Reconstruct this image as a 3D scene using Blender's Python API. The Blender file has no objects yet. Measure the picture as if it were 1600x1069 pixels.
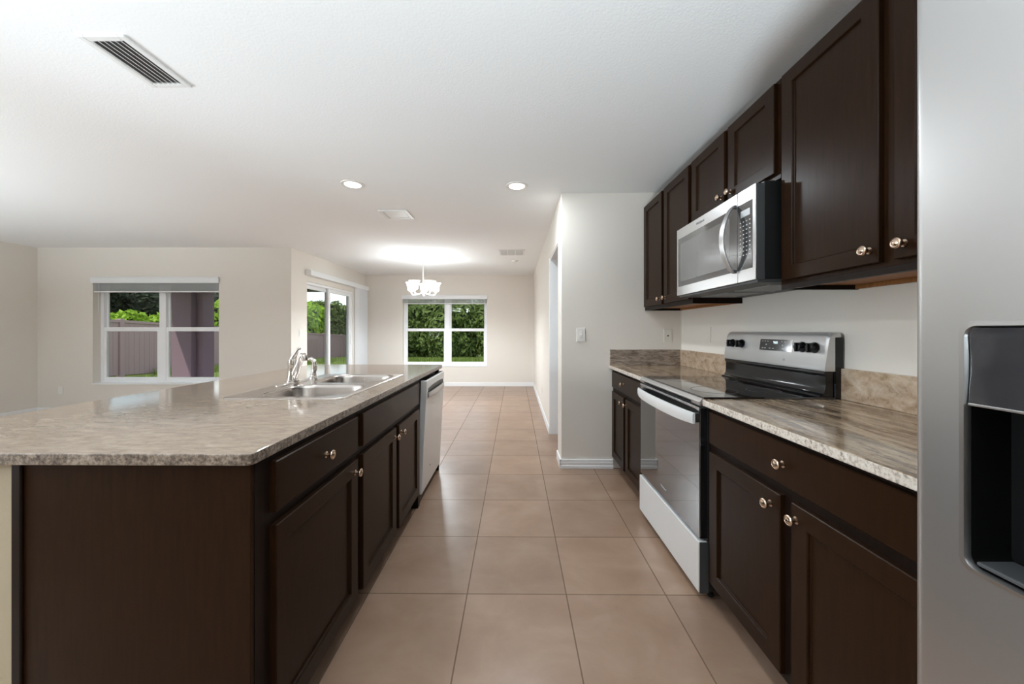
import bpy, bmesh, math, random
import numpy as np
from mathutils import Vector, Matrix

R = math.radians
PI = math.pi
sc = bpy.context.scene
COL = sc.collection

# ------------------------------------------------------------------ camera
cam = bpy.data.cameras.new('camera')
cam.sensor_width = 36.0
cam.lens = 557.0 / 1600 * 36
cam.shift_y = -18.0 / 1600
cam.clip_start = 0.02
cam.clip_end = 300
cam_o = bpy.data.objects.new('camera', cam)
cam_o.location = (0, 0, 1.22)
cam_o.rotation_euler = (PI / 2, 0, 4.5 / 557)
COL.objects.link(cam_o)
sc.camera = cam_o

# ------------------------------------------------------------------ exposure
sc.view_settings.view_transform = 'Standard'
sc.view_settings.look = 'None'
sc.view_settings.gamma = 1
sc.view_settings.exposure = 0.0
sc.cycles.use_denoising = True
sc.cycles.max_bounces = 10
sc.cycles.diffuse_bounces = 6
sc.cycles.glossy_bounces = 5
sc.cycles.transparent_max_bounces = 16
sc.cycles.sample_clamp_indirect = 0
sc.cycles.caustics_reflective = False
sc.cycles.caustics_refractive = False
sc.cycles.blur_glossy = 0.5

# ------------------------------------------------------------------ world sky
w = bpy.data.worlds.new('sky')
sc.world = w
w.use_nodes = True
nt = w.node_tree
bg = nt.nodes['Background']
sky = nt.nodes.new('ShaderNodeTexSky')
sky.sky_type = 'NISHITA'
sky.sun_disc = False
sky.sun_elevation = R(52)
sky.sun_rotation = R(150)
sky.air_density = 1.0
sky.dust_density = 0.6
tc = nt.nodes.new('ShaderNodeTexCoord')
mp = nt.nodes.new('ShaderNodeMapping')
mp.inputs['Scale'].default_value = (1, 1, 2.6)
nz = nt.nodes.new('ShaderNodeTexNoise')
nz.inputs['Scale'].default_value = 3.2
nz.inputs['Detail'].default_value = 7
cr = nt.nodes.new('ShaderNodeValToRGB')
cr.color_ramp.elements[0].position = 0.44
cr.color_ramp.elements[1].position = 0.62
mx = nt.nodes.new('ShaderNodeMix')
mx.data_type = 'RGBA'
mx.inputs[7].default_value = (9.0, 9.3, 9.8, 1)
nt.links.new(tc.outputs['Generated'], mp.inputs[0])
nt.links.new(mp.outputs[0], nz.inputs[0])
nt.links.new(nz.outputs[0], cr.inputs[0])
nt.links.new(cr.outputs[0], mx.inputs[0])
nt.links.new(sky.outputs[0], mx.inputs[6])
nt.links.new(mx.outputs[2], bg.inputs[0])
bg.inputs[1].default_value = 0.20

sun = bpy.data.lights.new('sun', 'SUN')
sun.energy = 3.2
sun.angle = R(0.6)
sun.color = (1, .95, .86)
sun_o = bpy.data.objects.new('sun', sun)
sun_o.rotation_euler = Vector((-0.35, -0.55, 1.0)).to_track_quat('Z', 'Y').to_euler()
COL.objects.link(sun_o)

# lamp powers (watts) used by the lamp builders below
P_CAN = 15.0
P_CHAND = 1.3
P_FILL_UP = 215.0  # fill uplights added out of view
P_FILL_GLOBE = 120.0
P_FILL_SIDE = 760.0  # added spot in the globe, stands in for window light
LAMP_COL = (.92, 1.0, 1.06)
FILL_COL = (.865, .995, 1.075)

# ================================================================== helpers
class MB:
    def __init__(s):
        s.v = []; s.f = []
    def add(s, vs, fs):
        o = len(s.v)
        s.v += [tuple(p) for p in vs]
        s.f += [tuple(i + o for i in f) for f in fs]
        return s
    def box(s, x0, x1, y0, y1, z0, z1):
        x0, x1 = min(x0, x1), max(x0, x1); y0, y1 = min(y0, y1), max(y0, y1); z0, z1 = min(z0, z1), max(z0, z1)
        vs = [(x, y, z) for x in (x0, x1) for y in (y0, y1) for z in (z0, z1)]
        return s.add(vs, [(0, 1, 3, 2), (4, 6, 7, 5), (0, 4, 5, 1), (2, 3, 7, 6), (0, 2, 6, 4), (1, 5, 7, 3)])
    def prism(s, poly, axis, a0, a1):
        n = len(poly)
        def pt(p, a):
            return {'x': (a, p[0], p[1]), 'y': (p[0], a, p[1]), 'z': (p[0], p[1], a)}[axis]
        vs = [pt(p, a0) for p in poly] + [pt(p, a1) for p in poly]
        fs = [tuple(range(n))[::-1], tuple(range(n, 2 * n))]
        fs += [(i, (i + 1) % n, n + (i + 1) % n, n + i) for i in range(n)]
        return s.add(vs, fs)
    def loft(s, loops, cap0=True, cap1=True, closed=True):
        n = len(loops[0]); vs = [p for l in loops for p in l]; fs = []
        for k in range(len(loops) - 1):
            for i in range(n if closed else n - 1):
                j = (i + 1) % n
                fs.append((k * n + i, k * n + j, (k + 1) * n + j, (k + 1) * n + i))
        if cap0: fs.append(tuple(range(n))[::-1])
        if cap1: fs.append(tuple(range((len(loops) - 1) * n, len(loops) * n)))
        return s.add(vs, fs)
    def lathe(s, prof, c, axis='z', n=24, cap=True):
        # prof: list of (radius, height along axis)
        loops = []
        for r, h in prof:
            l = []
            for i in range(n):
                a = 2 * PI * i / n
                u, v = r * math.cos(a), r * math.sin(a)
                p = {'z': (u, v, h), 'x': (h, u, v), 'y': (u, h, v)}[axis]
                l.append((c[0] + p[0], c[1] + p[1], c[2] + p[2]))
            loops.append(l)
        return s.loft(loops, cap, cap)
    def tube(s, pts, r, n=12, cap=True, flat=None):
        pts = [Vector(p) for p in pts]
        rs = r if isinstance(r, (list, tuple)) else [r] * len(pts)
        loops = []; up = None
        for i, p in enumerate(pts):
            t = (pts[min(i + 1, len(pts) - 1)] - pts[max(i - 1, 0)]).normalized()
            if up is None:
                up = Vector((0, 0, 1)) if abs(t.z) < .9 else Vector((0, 1, 0))
            a = t.cross(up).normalized(); b = a.cross(t).normalized(); up = b
            fl = flat or (1, 1)
            loops.append([tuple(p + a * math.cos(2 * PI * k / n) * rs[i] * fl[0] + b * math.sin(2 * PI * k / n) * rs[i] * fl[1]) for k in range(n)])
        return s.loft(loops, cap, cap)

def rrect(cx, cy, w, d, r, z, n=6, skip=()):
    """rounded rectangle loop in the XY plane"""
    pts = []
    for k, (sx, sy) in enumerate(((1, 1), (-1, 1), (-1, -1), (1, -1))):
        rr = r[k] if isinstance(r, (list, tuple)) else r
        ox, oy = cx + sx * (w / 2 - rr), cy + sy * (d / 2 - rr)
        for i in range(n + 1):
            a = PI / 2 * k + PI / 2 * i / n
            pts.append((ox + rr * math.cos(a), oy + rr * math.sin(a), z))
    return pts

ORG = {}
def build(name, mb, mat, parent=None, bevel=0.0, smooth=False, side=None, seg=2):
    """one mesh object; geometry is given in world coordinates"""
    root = parent
    while root is not None and root.parent is not None: root = root.parent
    org = Vector(ORG[root.name]) if root is not None else None
    me = bpy.data.meshes.new(name)
    vs = mb.v
    if org is None:
        a = np.array(vs); org_ = Vector(((a[:, 0].min() + a[:, 0].max()) / 2, (a[:, 1].min() + a[:, 1].max()) / 2, a[:, 2].min()))
    else:
        org_ = org
    me.from_pydata([(v[0] - org_.x, v[1] - org_.y, v[2] - org_.z) for v in vs], [], mb.f)
    bm = bmesh.new(); bm.from_mesh(me)
    bmesh.ops.recalc_face_normals(bm, faces=bm.faces)
    bm.to_mesh(me); bm.free()
    me.materials.append(mat)
    if side is not None:
        me.materials.append(side)
        for p in me.polygons:
            if abs(p.normal.z) < .5: p.material_index = 1
    if smooth:
        me.shade_smooth(); me.set_sharp_from_angle(angle=R(38))
    o = bpy.data.objects.new(name, me)
    COL.objects.link(o)
    if root is None:
        o.location = org_; ORG[o.name] = tuple(org_)
    else:
        o.parent = parent
    if bevel:
        m = o.modifiers.new('bevel', 'BEVEL'); m.width = bevel; m.segments = seg; m.limit_method = 'ANGLE'; m.angle_limit = R(35)
        m.harden_normals = False
    return o

def thing(name, label, cat, loc, group=None):
    o = bpy.data.objects.new(name, None); COL.objects.link(o)
    o.empty_display_size = .05
    o.location = loc; ORG[o.name] = tuple(loc)
    o['label'] = label; o['category'] = cat
    if group: o['group'] = group
    return o
def tag(o, label, cat, group=None, kind=None):
    o['label'] = label; o['category'] = cat
    if group: o['group'] = group
    if kind: o['kind'] = kind
    return o
def struct(name, mb, mat, parent=None, **k):
    o = build(name, mb, mat, parent, **k)
    o['kind'] = 'structure'
    return o
def struct_root(name, loc):
    o = bpy.data.objects.new(name, None); COL.objects.link(o); o.location = loc; ORG[o.name] = tuple(loc); o['kind'] = 'structure'
    return o
def copy_tree(o, parent=None):
    c = o.copy(); COL.objects.link(c)
    if parent: c.parent = parent
    else: ORG[c.name] = tuple(o.location)
    for ch in list(o.children): copy_tree(ch, c)
    return c
def cut(o, mb, org):
    """cuts the shape mb out of object o for good"""
    me = bpy.data.meshes.new('tmp')
    me.from_pydata([(v[0] - org[0], v[1] - org[1], v[2] - org[2]) for v in mb.v], [], mb.f)
    bm = bmesh.new(); bm.from_mesh(me); bmesh.ops.recalc_face_normals(bm, faces=bm.faces); bm.to_mesh(me); bm.free()
    c = bpy.data.objects.new('tmp', me); COL.objects.link(c)
    c.location = o.matrix_world.translation if o.parent is None else Vector((0, 0, 0))
    mods = [(m.width, m.segments, m.angle_limit) for m in o.modifiers if m.type == 'BEVEL']
    o.modifiers.clear()
    par = o.parent
    o.parent = None; ol = o.location.copy(); o.location = (0, 0, 0); c.location = (0, 0, 0)
    b = o.modifiers.new('b', 'BOOLEAN'); b.operation = 'DIFFERENCE'; b.object = c; b.solver = 'EXACT'
    bpy.context.view_layer.update()
    dg = bpy.context.evaluated_depsgraph_get()
    nm = bpy.data.meshes.new_from_object(o.evaluated_get(dg))
    o.modifiers.clear(); old = o.data; nmn = old.name; o.data = nm; bpy.data.meshes.remove(old); nm.name = nmn
    o.location = ol; o.parent = par
    bpy.data.objects.remove(c); bpy.data.meshes.remove(me)
    for wd, sg, al in mods:
        m = o.modifiers.new('bevel', 'BEVEL'); m.width = wd; m.segments = sg; m.limit_method = 'ANGLE'; m.angle_limit = al
    return o
def text(name, body, size, loc, rot, mat, parent, depth=.0004, sx=1.0):
    cu = bpy.data.curves.new('t', 'FONT'); cu.body = body; cu.size = size; cu.extrude = depth; cu.align_x = 'CENTER'; cu.align_y = 'CENTER'
    to = bpy.data.objects.new('t', cu); COL.objects.link(to)
    bpy.context.view_layer.update()
    me = bpy.data.meshes.new_from_object(to.evaluated_get(bpy.context.evaluated_depsgraph_get()))
    bpy.data.objects.remove(to); bpy.data.curves.remove(cu)
    root = parent
    while root.parent is not None: root = root.parent
    org = Vector(ORG[root.name])
    M = Matrix.Translation(Vector(loc) - org) @ rot.to_4x4() @ Matrix.Diagonal((sx, 1, 1, 1))
    me.transform(M)
    me.name = name; me.materials.clear(); me.materials.append(mat)
    o = bpy.data.objects.new(name, me); COL.objects.link(o); o.parent = parent
    return o
# text that reads for someone looking along +X (its face points to -X): right = -Y, up = Z, normal = -X
ROT_NX = Matrix(((0, 0, -1), (-1, 0, 0), (0, 1, 0)))

# ================================================================== materials
def mat(name, color=(.8, .8, .8), rough=.5, metal=0.0, spec=.5, coat=0.0, emit=None, emit_s=0.0, aniso=0.0, coat_r=.05):
    m = bpy.data.materials.new(name); m.use_nodes = True
    b = m.node_tree.nodes['Principled BSDF']
    b.inputs['Base Color'].default_value = (*color, 1)
    b.inputs['Roughness'].default_value = rough
    b.inputs['Metallic'].default_value = metal
    b.inputs['Specular IOR Level'].default_value = spec
    b.inputs['Coat Weight'].default_value = coat
    b.inputs['Coat Roughness'].default_value = coat_r
    if aniso: b.inputs['Anisotropic'].default_value = aniso
    if emit:
        b.inputs['Emission Color'].default_value = (*emit, 1); b.inputs['Emission Strength'].default_value = emit_s
    return m
def N(m, t, **k):
    n = m.node_tree.nodes.new(t)
    for a, v in k.items():
        if hasattr(n, a): setattr(n, a, v)
        else: n.inputs[a.replace('_', ' ')].default_value = v
    return n
def L(m, a, b): m.node_tree.links.new(a, b)
def ramp(m, stops):
    n = m.node_tree.nodes.new('ShaderNodeValToRGB'); e = n.color_ramp.elements
    while len(e) < len(stops): e.new(.5)
    for i, (p, c) in enumerate(stops):
        e[i].position = p; e[i].color = (*c, 1) if len(c) == 3 else c
    return n
def coords(m, scale=(1, 1, 1), rot=(0, 0, 0), loc=(0, 0, 0)):
    g = N(m, 'ShaderNodeNewGeometry'); mp = N(m, 'ShaderNodeMapping')
    mp.inputs['Scale'].default_value = scale; mp.inputs['Rotation'].default_value = rot; mp.inputs['Location'].default_value = loc
    L(m, g.outputs['Position'], mp.inputs['Vector'])
    return mp.outputs[0]
def noise(m, vec, scale=5, detail=4, rough=.5, dist=0):
    n = N(m, 'ShaderNodeTexNoise', Scale=scale, Detail=detail, Roughness=rough, Distortion=dist)
    if vec is not None: L(m, vec, n.inputs['Vector'])
    return n.outputs['Fac']
def bump(m, h, strength=.2, dist=.002):
    b = N(m, 'ShaderNodeBump', Strength=strength, Distance=dist); L(m, h, b.inputs['Height'])
    L(m, b.outputs[0], m.node_tree.nodes['Principled BSDF'].inputs['Normal'])
def B(m): return m.node_tree.nodes['Principled BSDF']

M = {}
M['wall'] = m = mat('wall_paint', (.745, .70, .64), .85, spec=.25)
bump(m, noise(m, coords(m), 220, 3), .12, .001)
M['ceiling'] = m = mat('ceiling_texture', (.86, .868, .87), .9, spec=.2)
bump(m, noise(m, coords(m), 95, 5, .6), .35, .004)
M['knee'] = m = mat('knee_wall_plaster', (.40, .335, .235), .85, spec=.25)
bump(m, noise(m, coords(m), 90, 5, .6), .4, .003)
M['trim'] = mat('white_trim', (.84, .85, .86), .35)
M['vinyl'] = mat('white_vinyl_frame', (.86, .87, .89), .3)
M['blind'] = mat('white_blind_slats', (.78, .79, .80), .5)
M['plastic'] = mat('white_plastic', (.80, .78, .74), .35)
M['plate'] = mat('ivory_plate', (.72, .68, .61), .4)

# floor tile
M['tile'] = m = mat('beige_floor_tile', (.4, .3, .22), .33, spec=.5)
mp_ = coords(m, loc=(.2206 + 40 * .458, -1.6493 + 40 * .458 + .229, 0))
# brick texture rows and columns on a .458 m grid, no offset
br = N(m, 'ShaderNodeTexBrick'); br.offset = 0; br.squash = 1
br.inputs['Scale'].default_value = 1; br.inputs['Mortar Size'].default_value = .0032; br.inputs['Mortar Smooth'].default_value = .25
br.inputs['Brick Width'].default_value = .458; br.inputs['Row Height'].default_value = .458; br.inputs['Bias'].default_value = 0
br.inputs['Color1'].default_value = (.90, .90, .90, 1); br.inputs['Color2'].default_value = (1.06, 1.05, 1.04, 1); br.inputs['Mortar'].default_value = (.5, .46, .42, 1)
mp2 = coords(m, loc=(.2206 + 40 * .458, -1.6493 + 40 * .458, 0))
L(m, mp2, br.inputs['Vector'])
r1 = ramp(m, [(.25, (.265, .168, .114)), (.5, (.315, .208, .146)), (.75, (.37, .258, .188))])
L(m, noise(m, coords(m, (1.0, 1.5, 1), (0, 0, .5)), 3.2, 7, .62, .4), r1.inputs[0])
mul = N(m, 'ShaderNodeMix', data_type='RGBA', blend_type='MULTIPLY'); mul.inputs[0].default_value = 1
L(m, r1.outputs[0], mul.inputs[6]); L(m, br.outputs['Color'], mul.inputs[7])
L(m, mul.outputs[2], B(m).inputs['Base Color'])
rr = ramp(m, [(0, (.30, .30, .30)), (1, (.8, .8, .8))]); L(m, br.outputs['Fac'], rr.inputs[0]); L(m, rr.outputs[0], B(m).inputs['Roughness'])
inv = N(m, 'ShaderNodeMath', operation='SUBTRACT'); inv.inputs[0].default_value = 1; L(m, br.outputs['Fac'], inv.inputs[1])
sm = N(m, 'ShaderNodeMath', operation='MULTIPLY_ADD'); L(m, noise(m, coords(m), 30, 4), sm.inputs[0]); sm.inputs[1].default_value = .12; L(m, inv.outputs[0], sm.inputs[2])
bump(m, sm.outputs[0], .25, .002)

def wood(name, c0, c1, rough=.32, coat=.25):
    m = mat(name, c0, rough, spec=.11, coat=coat, coat_r=.18)
    n = noise(m, coords(m, (14, 14, 1.1)), 6, 6, .6, .4)
    r = ramp(m, [(.3, c0), (.7, c1)]); L(m, n, r.inputs[0]); L(m, r.outputs[0], B(m).inputs['Base Color'])
    bump(m, n, .05, .001)
    return m
M['wood'] = wood('espresso_cabinet_wood', (.015, .0064, .0026), (.025, .0110, .0048), .30, .0)
M['wood_dark'] = wood('espresso_cabinet_frame', (.008, .0042, .003), (.014, .0075, .005), .42, .05)
M['maple'] = wood('brown_cabinet_underside', (.27, .12, .045), (.40, .19, .075), .45, .0)

def granite(name, stops, edge=False, rot=.5, stretch=(2.2, 16, 2.2)):
    m = mat(name, (.5, .4, .3), .09 if not edge else .28, spec=.55)
    # fine drawn-out streaks with specks between
    a = noise(m, coords(m, stretch, (0, 0, rot)), 4.0, 8, .68, .6)
    b = noise(m, coords(m, (1, 1, 1)), 110, 4, .65)
    mixn = N(m, 'ShaderNodeMath', operation='MULTIPLY_ADD'); L(m, b, mixn.inputs[0]); mixn.inputs[1].default_value = .22 if not edge else .75
    sub = N(m, 'ShaderNodeMath', operation='MULTIPLY'); L(m, a, sub.inputs[0]); sub.inputs[1].default_value = .89 if not edge else .5
    L(m, sub.outputs[0], mixn.inputs[2])
    r = ramp(m, stops); L(m, mixn.outputs[0], r.inputs[0]); L(m, r.outputs[0], B(m).inputs['Base Color'])
    return m
M['granite_l'] = granite('pale_granite_laminate', [(.30, (.18, .132, .098)), (.46, (.255, .195, .15)), (.55, (.30, .235, .18)), (.75, (.40, .325, .26))], rot=.75, stretch=(3.5, 13, 3))
M['granite_l_edge'] = granite('speckled_granite_edge', [(.48, (.04, .03, .024)), (.60, (.15, .115, .09)), (.70, (.30, .245, .195)), (.85, (.42, .36, .30))], edge=True)
M['granite_r'] = granite('streaked_brown_granite_laminate', [(.38, (.05, .034, .024)), (.48, (.17, .115, .075)), (.56, (.34, .25, .17)), (.70, (.50, .40, .29))], rot=-.12, stretch=(6, 1.0, 3))
M['granite_r_edge'] = granite('pale_speckled_granite_edge', [(.44, (.08, .06, .05)), (.53, (.38, .32, .27)), (.64, (.62, .56, .49)), (.8, (.70, .66, .60))], edge=True)
M['granite_bs'] = granite('grey_brown_granite_backsplash', [(.38, (.10, .075, .06)), (.5, (.20, .155, .125)), (.62, (.33, .27, .22)), (.75, (.42, .35, .3))], rot=0, stretch=(3, 3, 14))
M['granite_bs2'] = granite('tan_granite_backsplash', [(.36, (.22, .14, .085)), (.52, (.40, .29, .20)), (.7, (.52, .41, .31))], rot=0, stretch=(4, 4, 6))

def steel(name, c=(.60, .60, .60), rough=.28, axis='z', s=.04):
    m = mat(name, c, rough, 1.0)
    sc_ = {'z': (900, 900, 3), 'y': (900, 3, 900), 'x': (3, 900, 900)}[axis]
    n = noise(m, coords(m, sc_), 1.0, 3)
    mm = N(m, 'ShaderNodeMath', operation='MULTIPLY_ADD'); L(m, n, mm.inputs[0]); mm.inputs[1].default_value = .06; mm.inputs[2].default_value = rough - .03
    L(m, mm.outputs[0], B(m).inputs['Roughness'])
    bump(m, n, s, .0001)
    return m
M['steel'] = steel('brushed_stainless_steel', (.50, .495, .49), .33, axis='y')
M['steel_v'] = mat('refrigerator_brushed_steel', (.55, .545, .54), .38, 1.0)
M['steel_sink'] = steel('sink_stainless_steel', (.52, .475, .44), .24, 'y')
M['steel_panel'] = mat('satin_steel_control_panel', (.60, .60, .60), .33, .6)
M['steel_light'] = mat('pale_stainless_panel', (.78, .79, .79), .32, .25)
M['chrome'] = mat('polished_nickel', (.72, .69, .66), .09, 1.0)
M['brass'] = mat('antique_nickel_knob', (.62, .47, .36), .22, 1.0)
M['black_gloss'] = mat('black_gloss_enamel', (.006, .006, .007), .09, spec=.5)
M['black_glass'] = mat('black_ceramic_glass', (.008, .008, .009), .04, spec=.6, coat=.5)
M['oven_glass'] = m = mat('oven_door_glass', (.012, .012, .013), .05, spec=.9, coat=1.0, coat_r=.02)
bump(m, noise(m, coords(m), 6, 1), .25, .004)
M['micro_glass'] = mat('microwave_door_glass', (.035, .036, .038), .1, spec=.9, coat=1.0, coat_r=.04)
M['micro_mesh'] = mat('microwave_window_screen', (.10, .10, .10), .2, spec=.8, coat=1.0)
M['black'] = mat('black_plastic', (.012, .012, .012), .4)
M['black_matte'] = mat('black_cavity_plastic', (.002, .002, .002), .6, spec=.15)
M['grey_dark'] = mat('dark_grey_metal', (.07, .072, .075), .45, .3)
M['grey'] = mat('grey_painted_metal', (.42, .43, .44), .4, .4)
M['disp_gloss'] = mat('glossy_charcoal_panel', (.022, .022, .025), .08, spec=.5, coat=.3)
M['print'] = mat('pale_printed_marks', (.65, .65, .65), .5)
M['logo'] = mat('grey_printed_logo', (.16, .16, .17), .4)
M['digits'] = mat('lit_clock_digits', (.8, .9, .9), .5, emit=(.8, .95, 1), emit_s=1.2)
M['lens'] = mat('lit_frosted_lens', (.9, .9, .9), .4, emit=(1, .97, .92), emit_s=9)
M['shade'] = mat('lit_white_glass_shade', (.9, .9, .88), .3, emit=(1, .97, .92), emit_s=3.2)
M['fixture'] = mat('brushed_nickel_fixture', (.70, .69, .67), .3, .6)
M['vent'] = mat('white_vent_enamel', (.78, .78, .77), .45)
M['vent_dark'] = mat('dark_duct_interior', (.10, .10, .10), .8)

M['glass'] = m = bpy.data.materials.new('window_glass'); m.use_nodes = True
for n_ in list(m.node_tree.nodes): m.node_tree.nodes.remove(n_)
o_ = N(m, 'ShaderNodeOutputMaterial'); tr = N(m, 'ShaderNodeBsdfTransparent'); gl = N(m, 'ShaderNodeBsdfGlossy'); gl.inputs['Roughness'].default_value = .0
tr.inputs[0].default_value = (.93, .95, .94, 1)
fr = N(m, 'ShaderNodeFresnel')
gb = N(m, 'ShaderNodeNewGeometry'); io = N(m, 'ShaderNodeMath', operation='MULTIPLY_ADD'); io.inputs[1].default_value = 1 / 1.14 - 1.14; io.inputs[2].default_value = 1.14
L(m, gb.outputs['Backfacing'], io.inputs[0]); L(m, io.outputs[0], fr.inputs['IOR'])
mxs = N(m, 'ShaderNodeMixShader')
L(m, fr.outputs[0], mxs.inputs[0]); L(m, tr.outputs[0], mxs.inputs[1]); L(m, gl.outputs[0], mxs.inputs[2]); L(m, mxs.outputs[0], o_.inputs[0])

# outdoors
def leafmat(name, a, b, c):
    m = mat(name, a, .55, spec=.3)
    r = ramp(m, [(.3, a), (.5, b), (.72, c)])
    L(m, noise(m, coords(m), 4.5, 8, .85), r.inputs[0]); L(m, r.outputs[0], B(m).inputs['Base Color'])
    # leaves let some light through
    t = N(m, 'ShaderNodeBsdfTranslucent'); mx_ = N(m, 'ShaderNodeMixShader'); mx_.inputs[0].default_value = .3
    L(m, r.outputs[0], t.inputs[0]); out = [n for n in m.node_tree.nodes if n.type == 'OUTPUT_MATERIAL'][0]
    L(m, B(m).outputs[0], mx_.inputs[1]); L(m, t.outputs[0], mx_.inputs[2]); L(m, mx_.outputs[0], out.inputs[0])
    return m
M['leaf_bright'] = leafmat('bright_green_leaves', (.16, .28, .02), (.32, .50, .035), (.50, .68, .08))
M['leaf_mid'] = leafmat('mid_green_leaves', (.035, .06, .014), (.15, .22, .05), (.42, .48, .17))
M['leaf_dark'] = leafmat('dark_green_leaves', (.02, .028, .014), (.045, .058, .03), (.08, .10, .05))
M['grass'] = leafmat('green_grass', (.14, .20, .04), (.24, .33, .07), (.38, .44, .14))
M['bark'] = mat('tree_bark', (.10, .07, .05), .9)
M['soil'] = m = mat('lawn_ground', (.17, .22, .06), .95, spec=.1)
r_ = ramp(m, [(.3, (.12, .17, .04)), (.7, (.26, .32, .10))]); L(m, noise(m, coords(m), 3, 6, .7), r_.inputs[0]); L(m, r_.outputs[0], B(m).inputs['Base Color'])
M['fence'] = mat('taupe_vinyl_fence', (.42, .285, .285), .5)
M['stucco'] = m = mat('mauve_stucco', (.31, .21, .25), .9, spec=.2)
bump(m, noise(m, coords(m), 60, 4, .7), .6, .006)
M['soffit'] = mat('brown_porch_beam', (.055, .035, .028), .7)
M['concrete'] = mat('grey_concrete', (.45, .44, .42), .85)

# ================================================================== setting
H = 2.44
XR, XL = 1.47, -7.04          # right kitchen wall, left living wall
YN, YD, YL, YB = 3.16, 7.80, 5.20, -6.0
XD, XH = -3.28, .41           # dining left wall, hall wall
struct('floor', MB().box(XL - .2, XD, YB - .2, YL + .15, -.12, 0).box(XD, XR + .2, YB - .2, YD + .15, -.12, 0), M['tile'])
struct('ceiling', MB().box(XL - .2, XD - .15, YB - .2, YL + .2, H, H + .25).box(XD - .15, XR + .2, YB - .2, YD + .2, H, H + .25), M['ceiling'])
struct('wall_right', MB().box(XR, XR + .15, YB, YN, 0, H), M['wall'])
struct('wall_back', MB().box(XL, XR, YB - .15, YB, 0, H), M['wall'])
struct('wall_left', MB().box(XL - .15, XL, YB, YL, 0, H), M['wall'])
struct('wall_kitchen_end', MB().box(XH, XR + .15, YN, YN + .12, 0, H), M['wall'], bevel=.006)
# hall wall with a doorway from y 3.40 to 4.20
struct('wall_hall', MB().box(XH, XH + .12, YN + .12, 3.40, 0, H).box(XH, XH + .12, 4.20, YD, 0, H).box(XH, XH + .12, 3.40, 4.20, 2.06, H), M['wall'])
struct('wall_closet', MB().box(XR + .03, XR + .15, YN + .12, 5.4, 0, H).box(XH + .12, XR + .15, 5.4, 5.5, 0, H), M['wall'])
dj = struct_root('door_2', (XH + .06, 3.8, 0))
struct('door_frame', MB().box(XH + .004, XH + .116, 4.185, 4.20, 0, 2.06).box(XH + .004, XH + .116, 3.40, 3.415, 0, 2.06).box(XH + .004, XH + .116, 3.415, 4.185, 2.045, 2.06)
       .box(XH - .006, XH + .004, 4.19, 4.215, 0, 2.07), M['trim'], dj, bevel=.003)

def wall_y(name, x0, x1, y0, y1, ox0, ox1, oz0, oz1):
    """wall across Y with one opening"""
    mb = MB().box(x0, ox0, y0, y1, 0, H).box(ox1, x1, y0, y1, 0, H).box(ox0, ox1, y0, y1, 0, oz0).box(ox0, ox1, y0, y1, oz1, H)
    return struct(name, mb, M['wall'])
W1 = (-6.216, -4.347, .424, 2.0)
W2 = (-2.464, -.610, .428, 1.99)
wall_y('wall_living', XL - .15, XD, YL, YL + .2, *W1)
wall_y('wall_dining', XD - .15, XR + .15, YD, YD + .2, *W2)
# sliding door wall
SY0, SY1, SZ = 5.60, 7.22, 2.0
struct('wall_slider', MB().box(XD - .15, XD, YL + .2, SY0, 0, H).box(XD - .15, XD, SY1, YD, 0, H).box(XD - .15, XD, SY0, SY1, SZ, H), M['wall'])
struct('trim_corner', MB().box(XD - .004, XD + .002, YL - .002, YL + .004, .0, H), M['wall'])

def baseboard(name, mb): return struct(name, mb, M['trim'], bevel=.004)
baseboard('baseboard_dining', MB().box(XD, XH, YD - .014, YD, 0, .083))
baseboard('baseboard_hall', MB().box(XH - .014, XH, 4.20, YD - .014, 0, .083).box(XH - .014, XH, YN - .014, 3.40, 0, .083))
baseboard('baseboard_kitchen_end', MB().box(XH - .014, .868, YN - .014, YN, 0, .083).box(XH - .010, .868, YN - .018, YN, 0, .03).box(XH - .012, .868, YN - .016, YN, .05, .058))
baseboard('baseboard_slider', MB().box(XD, XD + .014, YL, SY0, 0, .083).box(XD, XD + .014, SY1, YD, 0, .083))
baseboard('baseboard_living', MB().box(XL, XD + .014, YL - .014, YL, 0, .083))
baseboard('baseboard_left', MB().box(XL, XL + .014, YB, YL, 0, .083))

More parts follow.
